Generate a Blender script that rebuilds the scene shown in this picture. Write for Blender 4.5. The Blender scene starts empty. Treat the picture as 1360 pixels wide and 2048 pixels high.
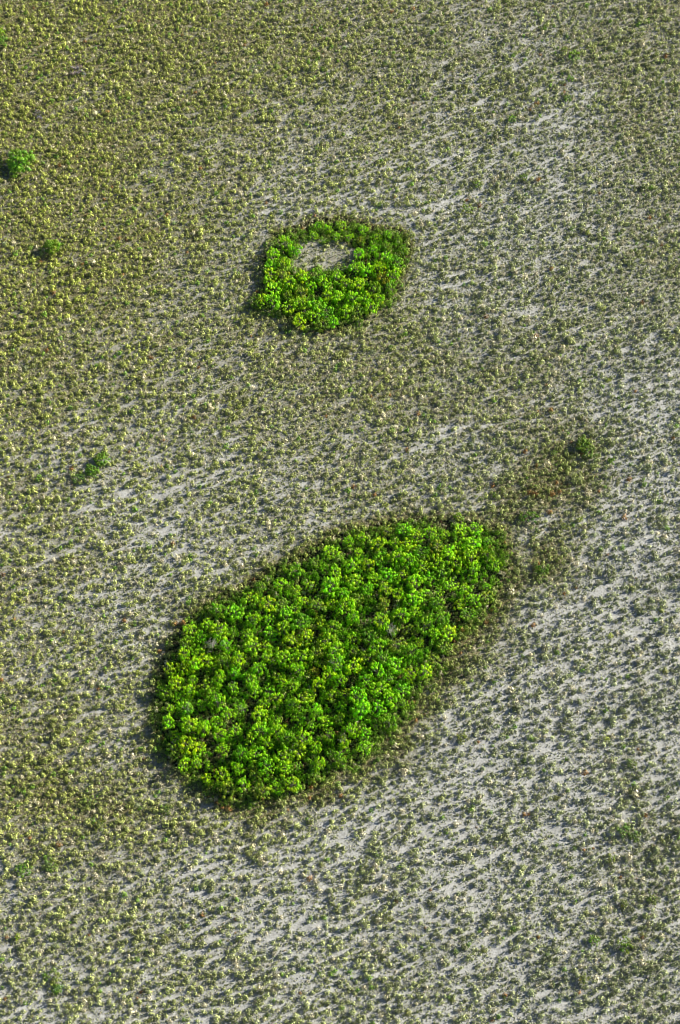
import bpy, math, random
import numpy as np
from mathutils import Vector

random.seed(7)
rng = np.random.default_rng(11)
scene = bpy.context.scene
COL = scene.collection
R = math.radians

# ------------------------------------------------------------------ camera
W_, H_ = 1360.0, 2048.0                     # the photograph's pixels
TILT = R(27)                                # off the vertical
DIST = 450.0
SPAN = 0.1 * H_                             # metres of frame height at DIST
cam_d = bpy.data.cameras.new("camera")
cam = bpy.data.objects.new("camera", cam_d)
COL.objects.link(cam)
cam.location = (0, -DIST * math.sin(TILT), DIST * math.cos(TILT))
cam.rotation_euler = (TILT, 0, 0)
cam_d.sensor_fit = 'VERTICAL'
cam_d.sensor_height = 36
cam_d.lens = 36 * DIST / SPAN
cam_d.clip_start = 1
cam_d.clip_end = 9000
scene.camera = cam
scene.render.engine = 'CYCLES'
scene.cycles.filter_width = 1.0
scene.render.resolution_x = 680
scene.render.resolution_y = 1024

# ------------------------------------------------------------------ light
SUN_EL = R(28)
SUN_AZ = math.atan2(0.40, 1.0)              # direction towards the sun, angle from +x
sd = Vector((math.cos(SUN_EL) * math.cos(SUN_AZ), math.cos(SUN_EL) * math.sin(SUN_AZ), math.sin(SUN_EL)))
sun_d = bpy.data.lights.new("sun", 'SUN')
sun_d.energy = 5.0
sun_d.angle = R(0.53)
sun_d.color = (1.0, 0.93, 0.80)
sun = bpy.data.objects.new("sun", sun_d)
COL.objects.link(sun)
sun.rotation_euler = sd.to_track_quat('Z', 'Y').to_euler()
sun.location = (60, 30, 80)

world = bpy.data.worlds.new("World")
scene.world = world
world.use_nodes = True
wn = world.node_tree
wn.nodes.clear()
sky = wn.nodes.new('ShaderNodeTexSky')
sky.sky_type = 'NISHITA'
sky.sun_disc = False
sky.sun_elevation = SUN_EL
sky.sun_rotation = math.pi / 2 - SUN_AZ
sky.air_density = 1.0
sky.dust_density = 0.3
sky.ozone_density = 3.0
bg = wn.nodes.new('ShaderNodeBackground')
bg.inputs['Strength'].default_value = 0.05
wo = wn.nodes.new('ShaderNodeOutputWorld')
wn.links.new(sky.outputs[0], bg.inputs[0])
wn.links.new(bg.outputs[0], wo.inputs[0])

scene.view_settings.view_transform = 'Standard'
scene.view_settings.look = 'None'
scene.view_settings.exposure = 1.07
scene.view_settings.gamma = 1

# ------------------------------------------------------------------ photo pixel <-> ground
FPX = DIST / 0.1                            # focal length in photo pixels
ct, st = math.cos(TILT), math.sin(TILT)
CX, CY, CZ = cam.location


def at(px, py, z=0.0):
    """point at height z seen at photo pixel (px, py)"""
    a = (np.asarray(px, float) - W_ / 2) / FPX
    b = (H_ / 2 - np.asarray(py, float)) / FPX
    # camera axes: right=(1,0,0) up=(0,ct,st) forward=(0,st,-ct)
    dx, dy, dz = a, b * ct + st, b * st - ct
    t = (z - CZ) / dz
    return CX + dx * t, CY + dy * t


def pix(x, y, z=0.0):
    rx, ry, rz = x - CX, y - CY, z - CZ
    f = ry * st - rz * ct
    u = ry * ct + rz * st
    return W_ / 2 + FPX * rx / f, H_ / 2 - FPX * u / f


# ------------------------------------------------------------------ noise and fields
_perm = rng.random((256, 256))


def vnoise(x, y, seed=0):
    x = np.asarray(x, float) + seed * 37.13
    y = np.asarray(y, float) + seed * 91.7
    xi, yi = np.floor(x).astype(int), np.floor(y).astype(int)
    fx, fy = x - xi, y - yi
    fx = fx * fx * (3 - 2 * fx)
    fy = fy * fy * (3 - 2 * fy)
    g = lambda i, j: _perm[(xi + i) & 255, (yi + j) & 255]
    return (g(0, 0) * (1 - fx) + g(1, 0) * fx) * (1 - fy) + (g(0, 1) * (1 - fx) + g(1, 1) * fx) * fy


def fbm(x, y, seed=0, n=3):
    s, a, t = 0, 1, 0
    for k in range(n):
        s = s + a * vnoise(x * 2 ** k, y * 2 ** k, seed + k)
        t += a
        a *= 0.55
    return s / t


GU = np.arange(8) * 170 + 85.0
GV = np.arange(12) * 170.7 + 85.0
BARE = np.array([
    [.12, .14, .18, .20, .24, .32, .28, .22],
    [.12, .18, .25, .36, .40, .54, .62, .24],
    [.22, .22, .36, .56, .66, .60, .46, .22],
    [.18, .28, .38, .30, .32, .46, .34, .24],
    [.30, .38, .38, .22, .24, .26, .30, .48],
    [.42, .56, .58, .46, .55, .42, .24, .64],
    [.42, .54, .64, .42, .26, .22, .30, .78],
    [.42, .62, .44, .20, .20, .28, .74, .80],
    [.34, .42, .30, .20, .38, .84, .92, .70],
    [.28, .26, .46, .52, .72, .88, .80, .50],
    [.52, .46, .62, .82, .88, .82, .72, .42],
    [.56, .52, .62, .62, .64, .62, .54, .46]])
WARM = np.array([
    [1.0, .95, .85, .75, .7, .55, .45, .50],
    [1.0, .95, .85, .70, .65, .50, .35, .45],
    [1.0, 1.0, .85, .65, .60, .40, .30, .45],
    [1.0, .95, .75, .65, .60, .40, .35, .35],
    [.85, .80, .70, .70, .60, .50, .40, .25],
    [.80, .70, .65, .60, .55, .45, .40, .20],
    [.75, .65, .60, .60, .60, .50, .35, .15],
    [.80, .65, .60, .60, .60, .50, .25, .15],
    [.80, .70, .60, .60, .55, .30, .20, .15],
    [.80, .70, .55, .50, .45, .30, .20, .15],
    [.60, .55, .45, .40, .35, .25, .20, .15],
    [.50, .50, .45, .40, .35, .30, .20, .15]])


def gridval(G, u, v):
    x = np.clip((np.asarray(u, float) - GU[0]) / 170.0, 0, 6.999)
    y = np.clip((np.asarray(v, float) - GV[0]) / 170.7, 0, 10.999)
    i, j = x.astype(int), y.astype(int)
    fx, fy = x - i, y - j
    fx = fx * fx * (3 - 2 * fx)
    fy = fy * fy * (3 - 2 * fy)
    return (G[j, i] * (1 - fx) + G[j, i + 1] * fx) * (1 - fy) + (G[j + 1, i] * (1 - fx) + G[j + 1, i + 1] * fx) * fy


OVAL = [(318, 1370), (330, 1320), (345, 1290), (380, 1240), (440, 1195), (500, 1165), (540, 1140), (600, 1115),
        (650, 1085), (700, 1065), (760, 1050), (830, 1040), (900, 1045), (960, 1045), (1000, 1065), (1012, 1110),
        (1005, 1160), (985, 1200), (960, 1225), (925, 1265), (890, 1310), (850, 1360), (820, 1410), (790, 1450),
        (750, 1490), (700, 1525), (650, 1555), (600, 1580), (540, 1592), (480, 1596), (430, 1582), (385, 1555),
        (345, 1520), (320, 1480), (312, 1430)]
RING = [(560, 490), (552, 470), (600, 455), (640, 440), (690, 440), (740, 455), (800, 462), (818, 490), (803, 540),
        (788, 580), (765, 605), (720, 635), (680, 652), (630, 654), (590, 642), (560, 615), (512, 606), (535, 575),
        (530, 535), (538, 505)]
HOLE = [(598, 480), (640, 474), (690, 482), (714, 500), (712, 522), (688, 544), (640, 541), (600, 540), (572, 534),
        (584, 514), (596, 497)]


def sdist(poly, u, v):
    """signed distance in photo pixels, negative inside"""
    u = np.asarray(u, float)
    v = np.asarray(v, float)
    best = np.full(u.shape, 1e9)
    inside = np.zeros(u.shape, bool)
    n = len(poly)
    for k in range(n):
        x0, y0 = poly[k]
        x1, y1 = poly[(k + 1) % n]
        ex, ey = x1 - x0, y1 - y0
        t = np.clip(((u - x0) * ex + (v - y0) * ey) / (ex * ex + ey * ey), 0, 1)
        best = np.minimum(best, np.hypot(u - x0 - t * ex, v - y0 - t * ey))
        c = ((y0 > v) != (y1 > v)) & (u < (x1 - x0) * (v - y0) / (y1 - y0 + 1e-9) + x0)
        inside ^= c
    return np.where(inside, -best, best)


def thick(u, v):
    return np.minimum(sdist(OVAL, u, v), np.maximum(sdist(RING, u, v), -sdist(HOLE, u, v)))


def blob(u, v, cu, cv, a, b, ang):
    c, s = math.cos(ang), math.sin(ang)
    p = (u - cu) * c - (v - cv) * s
    q = (u - cu) * s + (v - cv) * c
    return np.exp(-(p / a) ** 2 - (q / b) ** 2)


LANE = R(24)                                # the sand lanes run up to the right


def fields(x, y):
    """bare sand 0..1, warmth 0..1, halo of olive scrub round the thickets"""
    u, v = pix(x, y)
    big = fbm(x / 17, y / 17, 3) - .5
    uu = u + 60 * (fbm(x / 12, y / 12, 21) - .5)
    vv = v + 60 * (fbm(x / 12, y / 12, 27) - .5)
    bare = gridval(BARE, uu, vv) + 0.30 * big
    warm = gridval(WARM, uu, vv) + 0.3 * (fbm(x / 9, y / 9, 8) - .5)
    c, s = math.cos(LANE), math.sin(LANE)
    l1 = fbm((x * c + y * s) / 2.3, (-x * s + y * c) / .55, 5)
    l2 = fbm((x * c + y * s) / 13.0, (-x * s + y * c) / 3.2, 15)
    lane = 0.80 * l1 + 0.20 * l2
    d1 = sdist(OVAL, u, v)
    side = ((u - 660) * 0.62 + (v - 1320) * 0.72)          # below right of the oval the halo is wide
    wid = 18 + 34 * np.clip(side / 150, 0, 1)
    halo = np.exp(-(np.clip(d1, 0, None) / wid) ** 2)
    d2 = np.maximum(sdist(RING, u, v), -sdist(HOLE, u, v) * 6)
    halo = np.maximum(halo, 0.9 * np.exp(-(np.clip(d2, 0, None) / 14.0) ** 2))
    halo = np.maximum(halo * .85, 0.7 * blob(u, v, 1110, 965, 140, 66, R(32)))
    halo = np.maximum(halo, 0.65 * blob(u, v, 1085, 1120, 60, 45, R(50)))
    halo = np.maximum(halo, 0.25 * blob(u, v, 190, 1610, 120, 26, R(-8)))
    halo = np.maximum(halo, 0.2 * blob(u, v, 1300, 1830, 70, 190, R(-10)))
    halo = np.maximum(halo, 0.3 * blob(u, v, 1260, 1560, 45, 80, R(-10)))
    halo = np.maximum(halo, 0.4 * blob(u, v, 985, 1240, 60, 60, R(50)))
    halo = halo * np.clip(1.0 + 2.2 * (fbm(x / 4, y / 4, 31) - .5), 0, 1.2)
    bare = bare * (1 - 0.72 * np.clip(halo, 0, 1))
    return u, v, np.clip(bare, 0, 1), np.clip(warm, 0, 1), lane, np.clip(halo, 0, 1)


# ------------------------------------------------------------------ materials
def mat(name):
    m = bpy.data.materials.new(name)
    m.use_nodes = True
    nt = m.node_tree
    nt.nodes.clear()
    return m, nt


def leaf_material(name, trans=0.3, tint=True):
    m, nt = mat(name)
    N, L = nt.nodes, nt.links
    at_ = N.new('ShaderNodeAttribute')
    at_.attribute_name = 'col'
    c = at_.outputs['Color']
    if tint:
        oi = N.new('ShaderNodeObjectInfo')
        mx = N.new('ShaderNodeMix')
        mx.data_type = 'RGBA'
        mx.blend_type = 'MULTIPLY'
        mx.inputs[0].default_value = 1
        L.new(c, mx.inputs[6])
        L.new(oi.outputs['Color'], mx.inputs[7])
        c = mx.outputs[2]
    p = N.new('ShaderNodeBsdfPrincipled')
    p.inputs['Roughness'].default_value = 0.5
    p.inputs['Specular IOR Level'].default_value = 0.35
    L.new(c, p.inputs['Base Color'])
    t = N.new('ShaderNodeBsdfTranslucent')
    L.new(c, t.inputs['Color'])
    ms = N.new('ShaderNodeMixShader')
    ms.inputs[0].default_value = trans
    o = N.new('ShaderNodeOutputMaterial')
    L.new(p.outputs[0], ms.inputs[1])
    L.new(t.outputs[0], ms.inputs[2])
    L.new(ms.outputs[0], o.inputs[0])
    return m


def bark_material(name, c0, c1):
    m, nt = mat(name)
    N, L = nt.nodes, nt.links
    tc = N.new('ShaderNodeTexCoord')
    no = N.new('ShaderNodeTexNoise')
    no.inputs['Scale'].default_value = 9
    no.inputs['Detail'].default_value = 4
    cr = N.new('ShaderNodeValToRGB')
    cr.color_ramp.elements[0].color = (*c0, 1)
    cr.color_ramp.elements[0].position = .3
    cr.color_ramp.elements[1].color = (*c1, 1)
    cr.color_ramp.elements[1].position = .7
    p = N.new('ShaderNodeBsdfPrincipled')
    p.inputs['Roughness'].default_value = .85
    o = N.new('ShaderNodeOutputMaterial')
    L.new(tc.outputs['Object'], no.inputs['Vector'])
    L.new(no.outputs['Fac'], cr.inputs[0])
    L.new(cr.outputs[0], p.inputs['Base Color'])
    L.new(p.outputs[0], o.inputs[0])
    return m


M_leaf = leaf_material('foliage', 0.12)
M_scrub = leaf_material('scrub_foliage', 0.08, False)
M_bark = bark_material('bark', (.13, .11, .09), (.28, .25, .22))
M_dead = bark_material('dead_wood', (.30, .28, .25), (.55, .53, .49))


def ground_material():
    m, nt = mat('sandy_soil')
    N, L = nt.nodes, nt.links
    tc = N.new('ShaderNodeTexCoord')

    def noise(scale, det=5, rough=.6, vec=None):
        n = N.new('ShaderNodeTexNoise')
        n.inputs['Scale'].default_value = scale
        n.inputs['Detail'].default_value = det
        n.inputs['Roughness'].default_value = rough
        L.new(vec or tc.outputs['Object'], n.inputs['Vector'])
        return n

    def ramp(src, a, ca, b, cb):
        r = N.new('ShaderNodeValToRGB')
        r.color_ramp.elements[0].position = a
        r.color_ramp.elements[0].color = (*ca, 1)
        r.color_ramp.elements[1].position = b
        r.color_ramp.elements[1].color = (*cb, 1)
        L.new(src, r.inputs[0])
        return r

    def mixc(f, a, b):
        x = N.new('ShaderNodeMix')
        x.data_type = 'RGBA'
        L.new(f, x.inputs[0])
        L.new(a, x.inputs[6])
        L.new(b, x.inputs[7])
        return x.outputs[2]

    sand = ramp(noise(2.2).outputs['Fac'], .3, (.25, .252, .24), .7, (.48, .485, .47))
    soil = ramp(noise(3.0).outputs['Fac'], .3, (.08, .07, .032), .72, (.23, .205, .11))
    a = N.new('ShaderNodeAttribute')
    a.attribute_name = 'litter'
    a_sc = N.new('ShaderNodeMath')
    a_sc.operation = 'MULTIPLY'
    a_sc.inputs[1].default_value = 1.6
    L.new(a.outputs['Fac'], a_sc.inputs[0])
    n2 = noise(1.4, 6, .7)
    mm = N.new('ShaderNodeMath')
    mm.operation = 'ADD'
    L.new(a_sc.outputs[0], mm.inputs[0])
    L.new(n2.outputs['Fac'], mm.inputs[1])
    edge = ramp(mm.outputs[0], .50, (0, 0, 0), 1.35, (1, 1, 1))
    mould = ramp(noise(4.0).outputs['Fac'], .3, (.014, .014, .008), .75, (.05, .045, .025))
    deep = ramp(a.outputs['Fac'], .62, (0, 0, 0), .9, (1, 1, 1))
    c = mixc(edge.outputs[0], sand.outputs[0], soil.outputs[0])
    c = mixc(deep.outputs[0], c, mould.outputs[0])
    p = N.new('ShaderNodeBsdfPrincipled')
    p.inputs['Roughness'].default_value = .95
    p.inputs['Specular IOR Level'].default_value = .1
    L.new(c, p.inputs['Base Color'])
    bp = N.new('ShaderNodeBump')
    bp.inputs['Strength'].default_value = 1.0
    bp.inputs['Distance'].default_value = 0.12
    L.new(noise(2.6, 6, .7).outputs['Fac'], bp.inputs['Height'])
    L.new(bp.outputs[0], p.inputs['Normal'])
    o = N.new('ShaderNodeOutputMaterial')
    L.new(p.outputs[0], o.inputs[0])
    return m


# ------------------------------------------------------------------ mesh helpers
def make_mesh(name, verts, faces_n, idx, material, col=None, smooth=False):
    """verts (n,3), every face has faces_n corners, idx flat"""
    me = bpy.data.meshes.new(name)
    nf = len(idx) // faces_n
    me.vertices.add(len(verts))
    me.vertices.foreach_set('co', np.ascontiguousarray(verts, dtype=np.float32).ravel())
    me.loops.add(len(idx))
    me.loops.foreach_set('vertex_index', np.ascontiguousarray(idx, dtype=np.int32))
    me.polygons.add(nf)
    me.polygons.foreach_set('loop_start', np.arange(nf, dtype=np.int32) * faces_n)
    if smooth:
        me.polygons.foreach_set('use_smooth', np.ones(nf, dtype=bool))
    me.update(calc_edges=True)
    if col is not None:
        ca = me.color_attributes.new('col', 'FLOAT_COLOR', 'POINT')
        c4 = np.ones((len(verts), 4), dtype=np.float32)
        c4[:, :3] = col
        ca.data.foreach_set('color', c4.ravel())
    me.materials.append(material)
    return me


def link(name, data, parent=None):
    o = bpy.data.objects.new(name, data)
    COL.objects.link(o)
    if parent is not None:
        o.parent = parent
    return o


def tag(o, label=None, cat=None, group=None, kind=None):
    if label: o['label'] = label
    if cat: o['category'] = cat
    if group: o['group'] = group
    if kind: o['kind'] = kind


def leaves(centres, normals, size, r, k=4, asp=0.7):
    """k-gons (3 or 4) about centres, facing normals; size per leaf"""
    n = len(centres)
    t = r.normal(size=(n, 3))
    a = np.cross(normals, t)
    a /= np.linalg.norm(a, axis=1, keepdims=True) + 1e-9
    b = np.cross(normals, a)
    s = size[:, None]
    if k == 4:
        cs = [a * s, b * s * asp, -a * s, -b * s * asp]
    else:
        cs = [a * s, (-a * .5 + b * .8) * s, (-a * .5 - b * .8) * s]
    v = np.stack([centres + q for q in cs], axis=1).reshape(-1, 3)
    return v


def unit(v):
    return v / (np.linalg.norm(v, axis=1, keepdims=True) + 1e-9)


def ball(n, r):
    return unit(r.normal(size=(n, 3)))


# ------------------------------------------------------------------ ground
def ground():
    fine_x = np.arange(-110, 110.01, 0.5)
    fine_y = np.arange(-150, 165.01, 0.5)
    far = np.array([1.02 ** 0])
    ext = np.array([8, 25, 70, 180, 450, 1100, 2600, 5000.])
    xs = np.concatenate([fine_x[0] - ext[::-1], fine_x, fine_x[-1] + ext])
    ys = np.concatenate([fine_y[0] - ext[::-1], fine_y, fine_y[-1] + ext])
    X, Y = np.meshgrid(xs, ys)
    x, y = X.ravel(), Y.ravel()
    u, v, bare, warm, lane, halo = fields(x, y)
    d = thick(u, v)
    near = (np.abs(x) < 112) & (y > -152) & (y < 167)
    z = np.where(near, 0.30 * (fbm(x / 2.2, y / 2.2, 41) - .5) + 0.5 * (fbm(x / 14, y / 14, 44) - .5) - 0.18 * (lane - .5), 0)
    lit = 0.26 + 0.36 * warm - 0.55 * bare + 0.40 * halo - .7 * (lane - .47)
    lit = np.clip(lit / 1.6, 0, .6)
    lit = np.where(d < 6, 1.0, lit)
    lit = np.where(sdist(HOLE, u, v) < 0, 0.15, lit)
    nx, ny = len(xs), len(ys)
    i = (np.arange(ny - 1)[:, None] * nx + np.arange(nx - 1)[None, :]).ravel()
    idx = np.stack([i, i + 1, i + nx + 1, i + nx], axis=1).ravel()
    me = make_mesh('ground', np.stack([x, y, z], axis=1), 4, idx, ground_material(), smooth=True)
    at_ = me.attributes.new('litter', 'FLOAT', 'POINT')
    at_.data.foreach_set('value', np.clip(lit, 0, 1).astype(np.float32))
    o = link('ground', me)
    tag(o, 'pale grey sandy ground with brown litter under the low scrub', 'ground', kind='structure')


ground()


def gz(x, y):
    lane = fields(x, y)[4]
    return 0.30 * (fbm(x / 2.2, y / 2.2, 41) - .5) + 0.5 * (fbm(x / 14, y / 14, 44) - .5) - 0.18 * (lane - .5)


# ------------------------------------------------------------------ low scrub, beyond counting
def proto_tuft(nleaf, r, flat=0.75, size=(.12, .24)):
    """unit dome of radius 1 made of leaf triangles"""
    d = ball(nleaf, r)
    d[:, 2] = np.abs(d[:, 2])
    rad = 0.35 + 0.75 * r.random(nleaf)
    c = d * rad[:, None]
    c[:, 2] *= flat
    c[:, 2] += 0.1
    nrm = unit(d + 0.5 * ball(nleaf, r) + np.array([0, 0, .15]))
    s = r.uniform(size[0], size[1], nleaf)
    return leaves(c, nrm, s, r, 3)


def scatter_cols(u, v, bare, warm, halo, n):
    """leaf colours of each plant (what the plant itself has)"""
    k = rng.random(n)
    grey = np.array([.36, .39, .20])
    yel = np.array([.39, .43, .095])
    oliv = np.array([.24, .29, .055])
    blue = np.array([.27, .31, .20])
    w = np.clip(warm, 0, 1)[:, None]
    base = yel * w + (0.5 * grey + 0.5 * blue) * (1 - w)
    q = rng.random((n, 1))
    base = base * (0.55 + 0.85 * q)
    h = (halo * (.5 + .5 * rng.random(n)))[:, None]
    base = base * (1 - h) + oliv * (0.8 + 0.7 * rng.random((n, 1))) * h
    m = k < .08
    base[m] = np.array([.62, .57, .38]) * (.7 + .5 * rng.random((m.sum(), 1)))      # straw
    m = (k > .08) & (k < .086 + .05 * halo)
    base[m] = np.array([.32, .18, .06]) * (.7 + .6 * rng.random((m.sum(), 1)))      # rusty
    m = (k > .90) & (k < .90 + .04 * w[:, 0] + .01)
    base[m] = np.array([.17, .30, .04]) * (.8 + .5 * rng.random((m.sum(), 1)))      # fresh green
    return base


def region_points(spacing, jit=0.5, margin=140):
    """jittered points over the part of the ground in view, with a margin"""
    xs = np.arange(-108, 108, spacing)
    ys = np.arange(-148, 163, spacing * .9)
    X, Y = np.meshgrid(xs, ys)
    X = X + (np.arange(len(ys)) % 2)[:, None] * spacing / 2
    x = X.ravel() + rng.uniform(-jit, jit, X.size) * spacing
    y = Y.ravel() + rng.uniform(-jit, jit, X.size) * spacing
    u, v = pix(x, y)
    k = (u > -margin) & (u < W_ + margin) & (v > -margin) & (v < H_ + margin)
    return x[k], y[k]


def build_stuff(name, label, x, y, z, rad, hgt, col, protos, jitter, material, cat='scrub'):
    n = len(x)
    pk = rng.integers(0, len(protos), n)
    ang = rng.uniform(0, 2 * math.pi, n)
    V, C = [], []
    for p, P in enumerate(protos):
        s = np.where(pk == p)[0]
        if not len(s): continue
        c, si = np.cos(ang[s])[:, None], np.sin(ang[s])[:, None]
        X = (P[None, :, 0] * c - P[None, :, 1] * si) * rad[s][:, None] + x[s][:, None]
        Y = (P[None, :, 0] * si + P[None, :, 1] * c) * rad[s][:, None] + y[s][:, None]
        Z = P[None, :, 2] * hgt[s][:, None] + z[s][:, None]
        V.append(np.stack([X, Y, Z], axis=2).reshape(-1, 3))
        nl = len(P) // 3
        cc = col[s][:, None, :] * (1 + jitter * (rng.random((len(s), nl, 1)) - .5) * 2)
        C.append(np.repeat(cc, 3, axis=1).reshape(-1, 3))
    V = np.concatenate(V)
    C = np.clip(np.concatenate(C), 0, 1)
    me = make_mesh(name, V, 3, np.arange(len(V)), material, C)
    o = link(name, me)
    tag(o, label, cat, kind='stuff')
    return o


TUFTS = [proto_tuft(54, rng, .85, (.12, .30)) for _ in range(10)]
HERBS = [proto_tuft(18, rng, .85, (.18, .38)) for _ in range(8)]
BIGT = [proto_tuft(60, rng, .9, (.10, .20)) for _ in range(6)]
WISPS = [proto_tuft(12, rng, .8, (.22, .5)) for _ in range(6)]


def low_scrub():
    x, y = region_points(1.12, .42)
    u, v, bare, warm, lane, halo = fields(x, y)
    d = thick(u, v)
    hole = sdist(HOLE, u, v) < -3
    p = 1.0 - 0.17 * bare - np.clip((lane - .55) * 7 * bare, 0, .85) - 1.8 * np.clip(fbm(x / 1.3, y / 1.3, 71) - .62, 0, 1) * (.4 + bare) * 2 + .3 * halo
    p = np.where(hole, .5, p)
    p = np.where(d < -6, .35, p)
    k = rng.random(len(x)) < p
    x, y, u, v, bare, warm, halo, lane = [a[k] for a in (x, y, u, v, bare, warm, halo, lane)]
    n = len(x)
    rad = .30 + .28 * rng.random(n) ** 1.5 + .16 * (rng.random(n) < .08)
    rad *= .85 + .45 * fbm(x / 6, y / 6, 77)
    rad *= 1 + .18 * (v / H_ - .3)
    hgt = rad * rng.uniform(1.3, 2.6, n) * (1 + .3 * halo)
    col = scatter_cols(u, v, bare, warm, halo, n) * (1.05 + .12 * warm[:, None])
    build_stuff('low_scrub', 'low olive and grey green scrub tufts scattered over the whole sandy plain',
                x, y, gz(x, y) - .05, rad, hgt, col, TUFTS, .38, M_scrub)
    print('low scrub', n)
    # the smaller, duller plants between the mounds
    x, y = region_points(0.56, .6)
    u, v, bare, warm, lane, halo = fields(x, y)
    p = .86 - .30 * bare - np.clip((lane - .56) * 8 * bare, 0, .7) + .2 * halo
    k = rng.random(len(x)) < p
    x, y, u, v, bare, warm, halo = [a[k] for a in (x, y, u, v, bare, warm, halo)]
    n = len(x)
    rad = rng.uniform(.12, .29, n)
    col = scatter_cols(u, v, bare, warm, halo, n) * .78
    build_stuff('small_herbs', 'small dull olive herbs between the larger scrub tufts of the plain', x, y,
                gz(x, y) - .04, rad, rad * rng.uniform(.8, 1.9, n), col, HERBS, .45, M_scrub, 'herbs')
    x, y = region_points(0.44, .6)
    u, v, bare, warm, lane, halo = fields(x, y)
    p = .97 - .04 * bare - np.clip((lane - .555) * 11 * bare, 0, .88)
    k = rng.random(len(x)) < p
    x, y, u, v, bare, warm, halo = [a[k] for a in (x, y, u, v, bare, warm, halo)]
    n = len(x)
    rad = rng.uniform(.11, .26, n)
    col = scatter_cols(u, v, bare, warm * .7, halo, n) * 1.05
    gb = np.clip(.2 + .55 * bare, 0, .75)[:, None] * rng.uniform(.5, 1.2, (n, 1))
    col = col * (1 - gb) + np.array([.40, .40, .31]) * rng.uniform(.6, 1.25, (n, 1)) * gb
    build_stuff('dry_grass', 'dry straw grass and herbs growing between the scrub tufts', x, y, gz(x, y) - .03, rad,
                rad * rng.uniform(.8, 2.0, n), col, WISPS, .5, M_scrub, 'grass')
    print('grass', n)


low_scrub()


# ------------------------------------------------------------------ trees
def tube(path, radii, sides=5):
    """tapered tube along path -> verts, quads"""
    V, F = [], []
    for k, (p, r) in enumerate(zip(path, radii)):
        d = Vector(path[min(k + 1, len(path) - 1)]) - Vector(path[max(k - 1, 0)])
        q = d.to_track_quat('Z', 'Y')
        for s in range(sides):
            a = 2 * math.pi * s / sides
            V.append(Vector(p) + q @ Vector((r * math.cos(a), r * math.sin(a), 0)))
    for k in range(len(path) - 1):
        for s in range(sides):
            a, b = k * sides + s, k * sides + (s + 1) % sides
            F.append((a, b, b + sides, a + sides))
    return V, F


def tubes_mesh(name, tubes, material):
    V, F = [], []
    for path, radii in tubes:
        v, f = tube(path, radii)
        o = len(V)
        V += v
        F += [tuple(i + o for i in q) for q in f]
    me = bpy.data.meshes.new(name)
    me.from_pydata([tuple(v) for v in V], [], F)
    me.materials.append(material)
    return me


def limb_path(start, end, wob=.12, n=5):
    P = []
    for k in range(n + 1):
        t = k / n
        p = Vector(start).lerp(Vector(end), t)
        p.z += 0.12 * math.sin(t * math.pi)
        if 0 < k < n:
            p += Vector((random.uniform(-wob, wob), random.uniform(-wob, wob), 0))
        P.append(p)
    return P


def make_crown(seed, npuff, leaf_n, fill=1.0, pack=.90):
    """unit tree: crown radius 1, top at z = 1; returns mesh + puff centres"""
    r = np.random.default_rng(seed)
    cen, pr = [], []
    tries = 0
    lobes = [(r.uniform(-.55, .55), r.uniform(-.55, .55), r.uniform(.28, .62)) for _ in range(4)] + [(0, 0, .5)]
    while len(cen) < npuff and tries < 900:
        tries += 1
        a = r.uniform(0, 2 * math.pi)
        q = math.sqrt(r.random()) * 1.02
        qx, qy = q * math.cos(a), q * math.sin(a)
        if not any(math.hypot(qx - lx, qy - ly) < lr for lx, ly, lr in lobes) and r.random() > .12: continue
        z = .80 - .28 * q ** 2 + r.uniform(-.24, .16)
        s = .085 + .16 * r.random() + (.06 if pack < .9 else 0)
        c = np.array([q * math.cos(a), q * math.sin(a), z])
        if all(np.linalg.norm(c[:2] - o[:2]) > pack * (s + so) for o, so in zip(cen, pr)):
            cen.append(c)
            pr.append(s)
    for _ in range(npuff // 3):                                # lower puffs on the flanks
        a = r.uniform(0, 2 * math.pi)
        q = r.uniform(.55, .95)
        cen.append(np.array([q * math.cos(a), q * math.sin(a), r.uniform(.25, .5)]))
        pr.append(r.uniform(.14, .24))
    V, C = [], []
    for c, s in zip(cen, pr):
        n = int(leaf_n * fill * (s / .22) ** 2)
        d = ball(n, r)
        d[:, 2] = np.where(d[:, 2] < -.3, -d[:, 2], d[:, 2])
        rad = s * (0.55 + .62 * r.random(n) ** 1.1)
        e = r.uniform(.72, 1.35)
        g = r.uniform(0, math.pi)
        cg, sg = math.cos(g), math.sin(g)
        w = np.stack([(d[:, 0] * cg + d[:, 1] * sg) * e, (-d[:, 0] * sg + d[:, 1] * cg) / e, d[:, 2] * r.uniform(.7, 1.15)], axis=1)
        w = np.stack([w[:, 0] * cg - w[:, 1] * sg, w[:, 0] * sg + w[:, 1] * cg, w[:, 2]], axis=1)
        bump = 1 + .30 * np.sin(d[:, 0] * 7 + g * 5) * np.sin(d[:, 1] * 6 + e * 9)
        p = c + w * (rad * bump)[:, None]
        nrm = unit(d + .24 * ball(n, r) + np.array([0, 0, .1]))
        sz = r.uniform(.026, .062, n)
        V.append(leaves(p, nrm, sz, r, 4, .75))
        base = np.array([1.0, 1.0, 1.0]) * r.uniform(.66, 1.15)
        base = base * np.array([1 + r.uniform(-.22, .28), 1, 1 + r.uniform(-.2, .4)])
        cc = base * (1 + .45 * (r.random((n, 1)) - .5))
        C.append(np.repeat(cc, 4, axis=0))
    V = np.concatenate(V)
    C = np.concatenate(C)
    return make_mesh('crown', V, 4, np.arange(len(V)), M_leaf, C), cen


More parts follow.
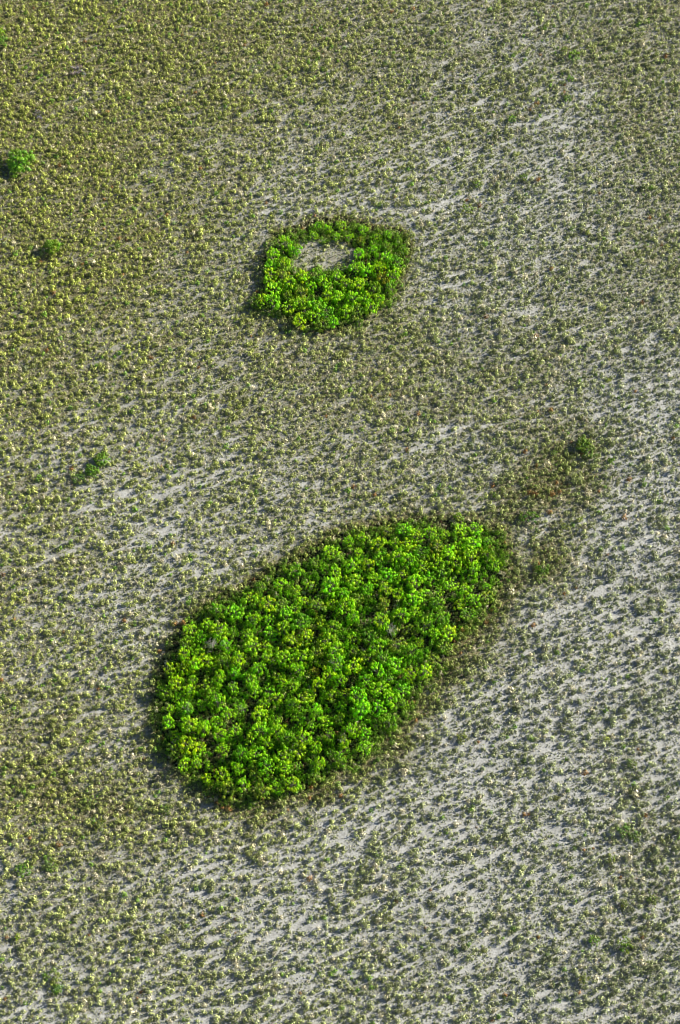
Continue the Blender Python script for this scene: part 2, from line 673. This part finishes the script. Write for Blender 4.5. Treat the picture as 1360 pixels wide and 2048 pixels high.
def make_trunk(cen, seed, material=None, stems=4):
    random.seed(seed)
    T = []
    for k in range(stems):
        c = cen[(k * 3) % len(cen)]
        e = Vector((c[0], c[1], c[2] * .98))
        b = Vector((random.uniform(-.1, .1), random.uniform(-.1, .1), -.12))
        path = limb_path(b, e, .05)
        T.append((path, [.055 * (1 - .75 * i / (len(path) - 1)) for i in range(len(path))]))
        for j in range(2):
            c2 = cen[(k * 3 + 1 + j) % len(cen)]
            p2 = limb_path(path[2 + j], Vector((c2[0], c2[1], c2[2] * .98)), .04)
            T.append((p2, [.028 * (1 - .7 * i / (len(p2) - 1)) for i in range(len(p2))]))
    return tubes_mesh('trunk', T, material or M_bark)


def make_bare(seed, count=9):
    """pale leafless twigs reaching out past the crown's top"""
    random.seed(seed)
    T = []
    for k in range(count):
        a = random.uniform(0, 2 * math.pi)
        q = random.uniform(.35, 1.0)
        e = Vector((q * math.cos(a), q * math.sin(a), 1.05 - .25 * q + random.uniform(-.05, .12)))
        b = Vector((0, 0, .4))
        p = limb_path(b, e, .06)
        T.append((p, [.016 * (1 - .7 * i / (len(p) - 1)) for i in range(len(p))]))
        for j in range(2):
            s = p[3 + j]
            e2 = s + Vector((random.uniform(-.3, .3), random.uniform(-.3, .3), random.uniform(.02, .16)))
            T.append((limb_path(s, e2, .03, 3), [.008, .007, .006, .004]))
    return tubes_mesh('bare_branch', T, M_dead)


PROTO = []
for k in range(14):
    crown_me, cen = make_crown(100 + k, 22 + k % 6, 105)
    PROTO.append((crown_me, make_trunk(cen, 200 + k), make_bare(300 + k)))
DENSE = []
for k in range(2):
    crown_me, cen = make_crown(190 + k, 34, 100, 1.0, .52)
    DENSE.append((crown_me, make_trunk(cen, 290 + k)))
SPARSE = []
for k in range(4):
    crown_me, cen = make_crown(150 + k, 9, 34, .8)
    SPARSE.append((crown_me, make_trunk(cen, 250 + k, M_dead), make_bare(350 + k, 14)))
LOW = []
for k in range(6):
    crown_me, cen = make_crown(180 + k, 18, 80, 1.0, .6)
    LOW.append((crown_me, make_trunk(cen, 280 + k, None, 3)))

LOOKS = {                                   # colour of the leaves, wording
    'lime': ((.42, .80, .014), 'lime green'),
    'fresh': ((.34, .73, .012), 'fresh green'),
    'mid': ((.22, .50, .014), 'mid green'),
    'olive': ((.27, .46, .03), 'olive green'),
    'grey': ((.29, .35, .17), 'silvery grey green'),
    'yellow': ((.34, .44, .02), 'yellowish green'),
}


def plant_tree(x, y, r, h, look, variant='full', name='tree', label='', cat='tree', group=None, bare=False):
    z = float(gz(np.array([x]), np.array([y]))[0])
    root = bpy.data.objects.new(name, None)
    COL.objects.link(root)
    root.location = (x, y, z)
    root.empty_display_size = .5
    tag(root, label, cat, group)
    src = {'full': PROTO, 'sparse': SPARSE, 'low': LOW, 'dense': DENSE}[variant]
    P = random.choice(src)
    c = link('crown', P[0], root)
    t = link('trunk', P[1], root)
    parts = [c, t]
    if bare and len(P) > 2:
        parts.append(link('bare_branch', P[2], root))
    q = random.uniform(0, 2 * math.pi)
    e = random.uniform(.88, 1.12)
    for o in parts:
        o.scale = (r * e, r / e, h)
        o.rotation_euler = (0, 0, q)
    b = LOOKS[look][0]
    j = random.uniform(.9, 1.1)
    c.color = (b[0] * j * random.uniform(.85, 1.3), b[1] * j, b[2] * j, 1)
    return root


def fill_polygon(poly, hole, n, inset):
    """about n well spread points inside poly (photo pixels)"""
    us = [p[0] for p in poly]
    vs = [p[1] for p in poly]
    pts = []
    cand = np.stack([rng.uniform(min(us), max(us), 9000), rng.uniform(min(vs), max(vs), 9000)], axis=1)
    d = sdist(poly, cand[:, 0], cand[:, 1])
    ok = d < -inset
    if hole is not None:
        ok &= sdist(hole, cand[:, 0], cand[:, 1]) > inset * .8
    cand = cand[ok]
    lo, hi = 5.0, 80.0
    for _ in range(14):
        md = (lo + hi) / 2
        pts = []
        for c in cand:
            if all((c[0] - p[0]) ** 2 + (c[1] - p[1]) ** 2 > md * md for p in pts):
                pts.append(c)
                if len(pts) > n: break
        if len(pts) > n: lo = md
        else: hi = md
    return pts[:n]


def oval_height(u, v):
    t = ((u - 330) * .80 - (v - 1500) * .55) / 800        # 0 lower left .. 1 upper right
    h = 4.7 - 2.1 * t
    return h


def clock(dx, dy):
    a = math.degrees(math.atan2(-dy, dx)) % 360
    return ['right', 'upper right', 'top', 'upper left', 'left', 'lower left', 'bottom', 'lower right'][int(((a + 22.5) % 360) // 45)]


SIZEW = lambda r: 'narrow' if r < 1.35 else ('stout' if r < 1.75 else 'wide')
used = {}


def oval_trees():
    pts = fill_polygon(OVAL, None, 236, 10)
    for u, v in pts:
        d = -float(sdist(OVAL, np.array([u]), np.array([v]))[0])
        edge = min(1, d / 60)
        hh = oval_height(u, v) * (.62 + .38 * edge) * random.uniform(.68, 1.28)
        x, y = at(u, v, hh * .75)
        r = random.uniform(1.2, 1.95) * (.80 + .2 * edge)
        west = (u - 660) * .8 - (v - 1320) * .3 < 40
        core = float(blob(np.array([u]), np.array([v]), 740, 1270, 190, 95, R(38))[0])
        ne = float(blob(np.array([u]), np.array([v]), 930, 1110, 110, 80, R(20))[0])
        k = random.random()
        if d < 26 and ne < .3:
            look = random.choices(['fresh', 'mid', 'olive', 'lime'], [3.5, 2.5, 1.2, 2])[0]
        elif core > .45:
            look = random.choices(['lime', 'fresh', 'mid', 'olive', 'grey', 'yellow'], [3.4, 3.6, 1.8, 1.2, .2, .4])[0]
        else:
            look = random.choices(['lime', 'fresh', 'mid', 'olive', 'grey'], [4.5, 4, 1.0, .3, .16])[0]
        if d > 20 and float(fbm(np.array([x]) / 2.4, np.array([y]) / 2.4, 61)[0]) > .60:
            hh *= .6
            r *= .8
        sparse = look == 'grey' and random.random() < .8
        bare = sparse or (west and random.random() < .06)
        zone = clock(u - 650, (v - 1320))
        if d < 30: place = 'on large thicket %s rim' % zone
        elif d < 90: place = 'inside large thicket, %s part' % zone
        else: place = 'in large thicket heart, %s' % zone
        lab = '%s %s tree%s %s' % (SIZEW(r), LOOKS[look][1], ' with bare twigs' if bare else '', place)
        plant_tree(float(x), float(y), r, hh, look, 'sparse' if sparse else 'full', 'tree', lab, 'tree',
                   None, bare)


def ring_trees():
    pts = fill_polygon(RING, HOLE, 62, 5)
    for u, v in pts:
        if (u - 606) ** 2 + (v - 462) ** 2 < 17 ** 2: continue
        dd = float(np.maximum(sdist(RING, np.array([u]), np.array([v])), -sdist(HOLE, np.array([u]), np.array([v])))[0])
        north = v < 500 and u > 610
        hh = random.uniform(2.4, 3.4)
        r = random.uniform(1.2, 1.85)
        if north:
            hh *= .6
            r *= .58
        x, y = at(u, v, hh * .75)
        east = u > 760
        look = random.choices(['lime', 'fresh', 'mid', 'olive', 'yellow'],
                              [3, 3.5, 1.5, .5, .2] if not east else [1.2, 2, 2.5, 2.5, .3])[0]
        if 560 < u < 620 and 470 < v < 520: look = 'fresh'
        zone = clock(u - 660, v - 545)
        lab = '%s %s tree on the ring thicket, %s side' % (SIZEW(r), LOOKS[look][1], zone)
        plant_tree(float(x), float(y), r, hh, look, 'full', 'tree', lab, 'tree', None, False)


oval_trees()
ring_trees()


def understory():
    """low leafy growth filling the thickets between and under the trees"""
    x, y = region_points(0.62, .6)
    u, v = pix(x, y)
    d = np.minimum(sdist(OVAL, u, v - 8), np.maximum(sdist(RING, u, v - 8), -sdist(HOLE, u, v)))
    fr = fbm(x / 2.5, y / 2.5, 51) * 50 - 25
    k = (d + fr < 4) & (rng.random(len(x)) < np.where(d < -35, .92, .85))
    x, y, u, v, d = [a[k] for a in (x, y, u, v, d)]
    gap = fbm(x / 2.4, y / 2.4, 61) > .60
    k = ~(gap & (d < -20) & (rng.random(len(x)) < .88))
    x, y, u, v, d = [a[k] for a in (x, y, u, v, d)]
    n = len(x)
    rad = rng.uniform(.28, .60, n)
    inn = np.clip(-d / 40, 0, 1)
    hgt = rad * rng.uniform(1.2, 5.2, n) * (.7 + .4 * inn)
    g = np.array([.15, .38, .014])
    ol = np.array([.20, .29, .04])
    li = np.array([.27, .60, .014])
    q = rng.random((n, 1))
    col = np.where(q < .42, g, np.where(q < .52, ol, li)) * rng.uniform(.75, 1.25, (n, 1))
    e = (1 - inn)[:, None] * .6
    col = col * (1 - e) + ol * e
    build_stuff('understory', 'dark low leafy undergrowth filling the gaps between thicket trees', x, y,
                gz(x, y) - .05, rad, hgt, col, BIGT, .35, M_scrub, 'undergrowth')
    print('understory', n)


understory()

# ------------------------------------------------------------------ single bushes on the plain
SINGLES = [
    # px, py, radius m, height m, look, variant, label
    (43, 320, 2.9, 3.0, 'mid', 'dense', 'round bright green bush standing alone by the left edge of the plain'),
    (34, 342, 1.3, 1.7, 'mid', 'low', 'low mid green shrub at the foot of the round bush by the left edge'),
    (104, 494, 1.4, 2.3, 'mid', 'dense', 'small upright bright green bush casting a dark shadow on brown ground'),
    (4, 84, 1.2, 1.4, 'mid', 'low', 'green bush cut off by the upper left border of the plain'),
    (2, 65, .9, 1.2, 'lime', 'low', 'lime green bush at the far upper left border'),
    (155, 142, 1.4, 1.1, 'grey', 'low', 'broad greyish green dome shrub in the upper left yellow scrub'),
    (78, 228, 1.1, .8, 'grey', 'low', 'pale flat dome shrub between two bushes on the left side'),
    (204, 918, 1.3, 1.6, 'mid', 'dense', 'upper green bush of a row of three in pale scrub on the left'),
    (185, 942, 1.2, 1.4, 'mid', 'dense', 'middle bush with green tips of a row of three on the left'),
    (160, 956, 1.2, 1.0, 'olive', 'low', 'lowest olive bush of a row of three on the left'),
    (1147, 112, 1.1, 1.5, 'mid', 'low', 'dark green bush standing in grey scrub near the upper right corner'),
    (1128, 100, .7, .9, 'olive', 'low', 'small olive shrub left of the upper right dark green bush'),
    (1142, 158, .7, 1.2, 'mid', 'low', 'small mid green shrub below the upper right dark green bush'),
    (1136, 198, .8, 1.0, 'olive', 'low', 'dark shrub with brown patch below two shrubs at upper right'),
    (1024, 238, .7, .9, 'mid', 'low', 'small green shrub on pale sand right of the top middle'),
    (955, 370, .8, 1.0, 'olive', 'low', 'dark olive shrub on white streaked sand above right of the ring thicket'),
    (932, 416, 1.2, 1.0, 'olive', 'low', 'wide olive brown shrub right of the ring thicket'),
    (1048, 355, .8, 1.0, 'olive', 'low', 'olive shrub on the brightest sand streaks at upper right'),
    (1165, 888, 1.3, 1.8, 'fresh', 'dense', 'bright tipped bush with long dark shadow in the dark scrub on the right'),
    (1178, 905, 1.3, 1.5, 'olive', 'low', 'olive bush joined to the bright tipped bush on the right'),
    (1108, 908, .6, .9, 'fresh', 'low', 'little bright green shrub left of the bright tipped bush'),
    (1222, 924, .7, .8, 'fresh', 'low', 'little green shrub right of the bright tipped bush'),
    (1062, 1034, 1.1, 1.5, 'fresh', 'low', 'green bush beyond the upper right end of the oval thicket'),
    (1044, 1036, .7, 1.1, 'mid', 'low', 'small dark green shrub beside the green bush beyond the oval thicket'),
    (1126, 1052, .9, 1.0, 'olive', 'low', 'olive green shrub in the dark scrub tail right of the oval thicket'),
    (1160, 1040, .5, .8, 'lime', 'low', 'tiny lime green shrub at the end of a thin sand streak on the right'),
    (1085, 1140, 1.1, 1.3, 'mid', 'low', 'mid green bush right of the oval thicket beside pale sand'),
    (1080, 1158, .8, 1.0, 'olive', 'low', 'olive shrub just below the mid green bush right of the oval'),
    (916, 1034, .8, 1.3, 'lime', 'low', 'lime green shrub just above the top rim of the oval thicket'),
    (922, 1476, .9, 1.1, 'olive', 'low', 'dark brown olive bush on pale sand below right of the oval thicket'),
    (865, 1375, .9, 1.0, 'olive', 'low', 'olive shrub in the rusty fringe at the lower right of the oval thicket'),
    (46, 1738, 1.3, 1.2, 'mid', 'low', 'green bush on pale sand near the left border of the lower plain'),
    (100, 1730, 1.2, 1.0, 'olive', 'low', 'olive bush right of the green bush on the lower left plain'),
    (334, 1620, 1.0, 1.0, 'fresh', 'low', 'yellow green tussock below the lower left end of the oval thicket'),
    (176, 1606, 1.2, 1.0, 'olive', 'low', 'olive shrub in the brownish scrub at lower left'),
    (200, 1650, 1.0, .9, 'olive', 'low', 'low olive shrub beneath the brownish scrub at lower left'),
    (1262, 1526, .9, 1.1, 'olive', 'low', 'dark olive shrub on the sandy plain by the right side'),
    (1246, 1662, 1.1, 1.4, 'fresh', 'low', 'dark green bush with yellow tips at the lower right'),
    (1270, 1672, 1.0, 1.1, 'olive', 'low', 'olive bush right of the yellow tipped bush at lower right'),
    (1222, 1718, .8, 1.0, 'olive', 'low', 'small shrub with golden tips below the lower right bushes'),
    (1190, 1882, .9, 1.1, 'mid', 'low', 'small dark green bush near the bottom right'),
    (1250, 1888, 1.2, 1.6, 'mid', 'low', 'tall dark bush with green leaves near the bottom right corner'),
    (1306, 1800, .9, 1.2, 'fresh', 'low', 'green shrub with blue shadow by the lower right border'),
    (1248, 1808, .7, 1.0, 'fresh', 'low', 'little green shrub between sand streaks at lower right'),
    (1168, 1960, .9, 1.1, 'olive', 'low', 'olive shrub beside a bright sand streak at the bottom right'),
    (108, 1955, 1.3, 1.1, 'olive', 'low', 'brownish olive bush on sand at the bottom left'),
    (116, 1980, 1.0, .9, 'mid', 'low', 'dark shrub just below the brownish bush at bottom left'),
    (34, 1874, .6, .8, 'lime', 'low', 'small round lime green shrub by the bottom left border'),
    (1075, 1140, .6, 1.2, 'fresh', 'low', 'slim fresh green shrub left of the mid green bush right of the oval'),
    (820, 470, 1.2, 1.4, 'olive', 'low', 'olive bush at the outer upper right of the ring thicket'),
    (806, 505, 1.1, 1.3, 'mid', 'low', 'mid green bush at the outer right of the ring thicket'),
    (512, 604, 1.2, 1.8, 'fresh', 'low', 'bright green bush jutting from the lower left of the ring thicket'),
]
for s in SINGLES:
    u, v, r, h, look, var, lab = s
    x, y = at(u, v, h * .5)
    k = 1.15 if r < 1.6 else 1.0
    if v > 1200 and look == 'fresh': look = 'olive'
    if look == 'fresh': look = 'mid'
    t_ = plant_tree(float(x), float(y), r * k, h * k, look, var, 'bush', lab, 'bush')
    f_ = .72 if v < 700 else .58            # lone bushes have duller leaves than the thickets
    c_ = t_.children[0]
    c_.color = (c_.color[0] * f_ * 1.12, c_.color[1] * f_, c_.color[2] * 1.3, 1)



# larger shrubs of the open plain, each its own object
def shrub_proto(seed):
    r = np.random.default_rng(seed)
    V = proto_tuft(150, r, .95, (.09, .17))
    n = len(V) // 3
    c = np.ones((n, 3)) * (1 + .7 * (r.random((n, 1)) - .5))
    return make_mesh('shrub', V, 3, np.arange(len(V)), M_leaf, np.repeat(c, 3, axis=0))


SHRUBS = [shrub_proto(700 + k) for k in range(8)]
SLOOK = {'yellow green': (.36, .42, .07), 'olive': (.23, .25, .06), 'greyish green': (.30, .35, .18),
         'fresh green': (.22, .38, .05), 'straw coloured': (.48, .42, .24), 'dark green': (.12, .19, .04)}


def plain_shrubs():
    pts, tries = [], 0
    while len(pts) < 245 and tries < 20000:
        tries += 1
        u, v = random.uniform(4, 1356), random.uniform(4, 2044)
        if float(thick(np.array([u]), np.array([v]))[0]) < 14: continue
        if any((u - a) ** 2 + (v - b) ** 2 < 48 ** 2 for a, b in pts): continue
        if any((u - s[0]) ** 2 + (v - s[1]) ** 2 < 30 ** 2 for s in SINGLES): continue
        pts.append((u, v))
    cols = ['far left', 'left', 'middle', 'right', 'far right']
    rows = ['top edge', 'upper plain', 'near ring', 'between thickets',
            'near oval', 'lower plain', 'bottom edge']
    lim = [150, 400, 680, 1020, 1600, 1880]
    for u, v in pts:
        x, y = at(u, v, .3)
        x, y = float(x), float(y)
        f = fields(np.array([x]), np.array([y]))
        warm, bare, halo = float(f[3][0]), float(f[2][0]), float(f[5][0])
        if warm > .6: look = random.choices(['yellow green', 'olive', 'greyish green', 'fresh green', 'straw coloured'], [5, 1, 2, 2.5, .6])[0]
        elif v > 1500: look = random.choices(['olive', 'dark green', 'fresh green', 'greyish green'], [3, 3, 1, 2])[0]
        else: look = random.choices(['olive', 'yellow green', 'fresh green', 'greyish green', 'dark green', 'straw coloured'], [3, 2, 1.4, 3, 1, .4])[0]
        r = random.uniform(.5, .82)
        o = link('shrub', random.choice(SHRUBS))
        o.location = (x, y, float(gz(np.array([x]), np.array([y]))[0]) - .06)
        h = r * random.uniform(.9, 1.35)
        o.scale = (r, r * random.uniform(.85, 1.1), h)
        o.rotation_euler = (0, 0, random.uniform(0, 6.28))
        j = random.uniform(.85, 1.1)
        o.color = (*[c * j for c in SLOOK[look]], 1)
        cu = cols[min(4, int(u / 272))]
        rv = rows[sum(v > q for q in lim)]
        gr = 'pale sand' if bare > .45 else ('brown litter' if warm > .6 else 'grey scrub')
        sz = 'larger' if r > .66 else 'smaller'
        lab = '%s %s shrub on %s, %s, %s' % (sz, look, gr, cu, rv)
        tag(o, lab, 'shrub')


plain_shrubs()

# things that would share a label are told apart by their order from the left; they keep a common group
ORD = ['leftmost', 'second from left', 'third from left', 'fourth from left', 'fifth from left', 'sixth from left',
       'seventh from left', 'eighth from left', 'ninth from left', 'tenth from left', 'eleventh from left',
       'twelfth from left', 'thirteenth from left', 'fourteenth from left', 'fifteenth from left']
NUM = ['', 'one', 'two', 'three', 'four', 'five', 'six', 'seven', 'eight', 'nine', 'ten', 'eleven', 'twelve',
       'thirteen', 'fourteen', 'fifteen']
byl = {}
for o in COL.objects:
    if o.parent is None and 'label' in o and 'kind' not in o:
        byl.setdefault(o['label'], []).append(o)
for lab, obs in byl.items():
    kind = obs[0]['category']
    if len(obs) > 1:
        obs.sort(key=lambda o: pix(o.location.x, o.location.y)[0])
        plural = lab.replace(kind, kind + 's', 1)
        for k, o in enumerate(obs):
            w = ORD[k] if k < len(obs) - 1 else 'rightmost'
            o['label'] = '%s of %s %s' % (w, NUM[min(15, len(obs))], plural)
    for o in obs:
        o['group'] = {'tree': 'trees of the oval thicket' if 'large thicket' in lab else 'trees of the ring thicket',
                      'bush': 'single bushes on the plain', 'shrub': 'larger shrubs of the open plain'}[kind]
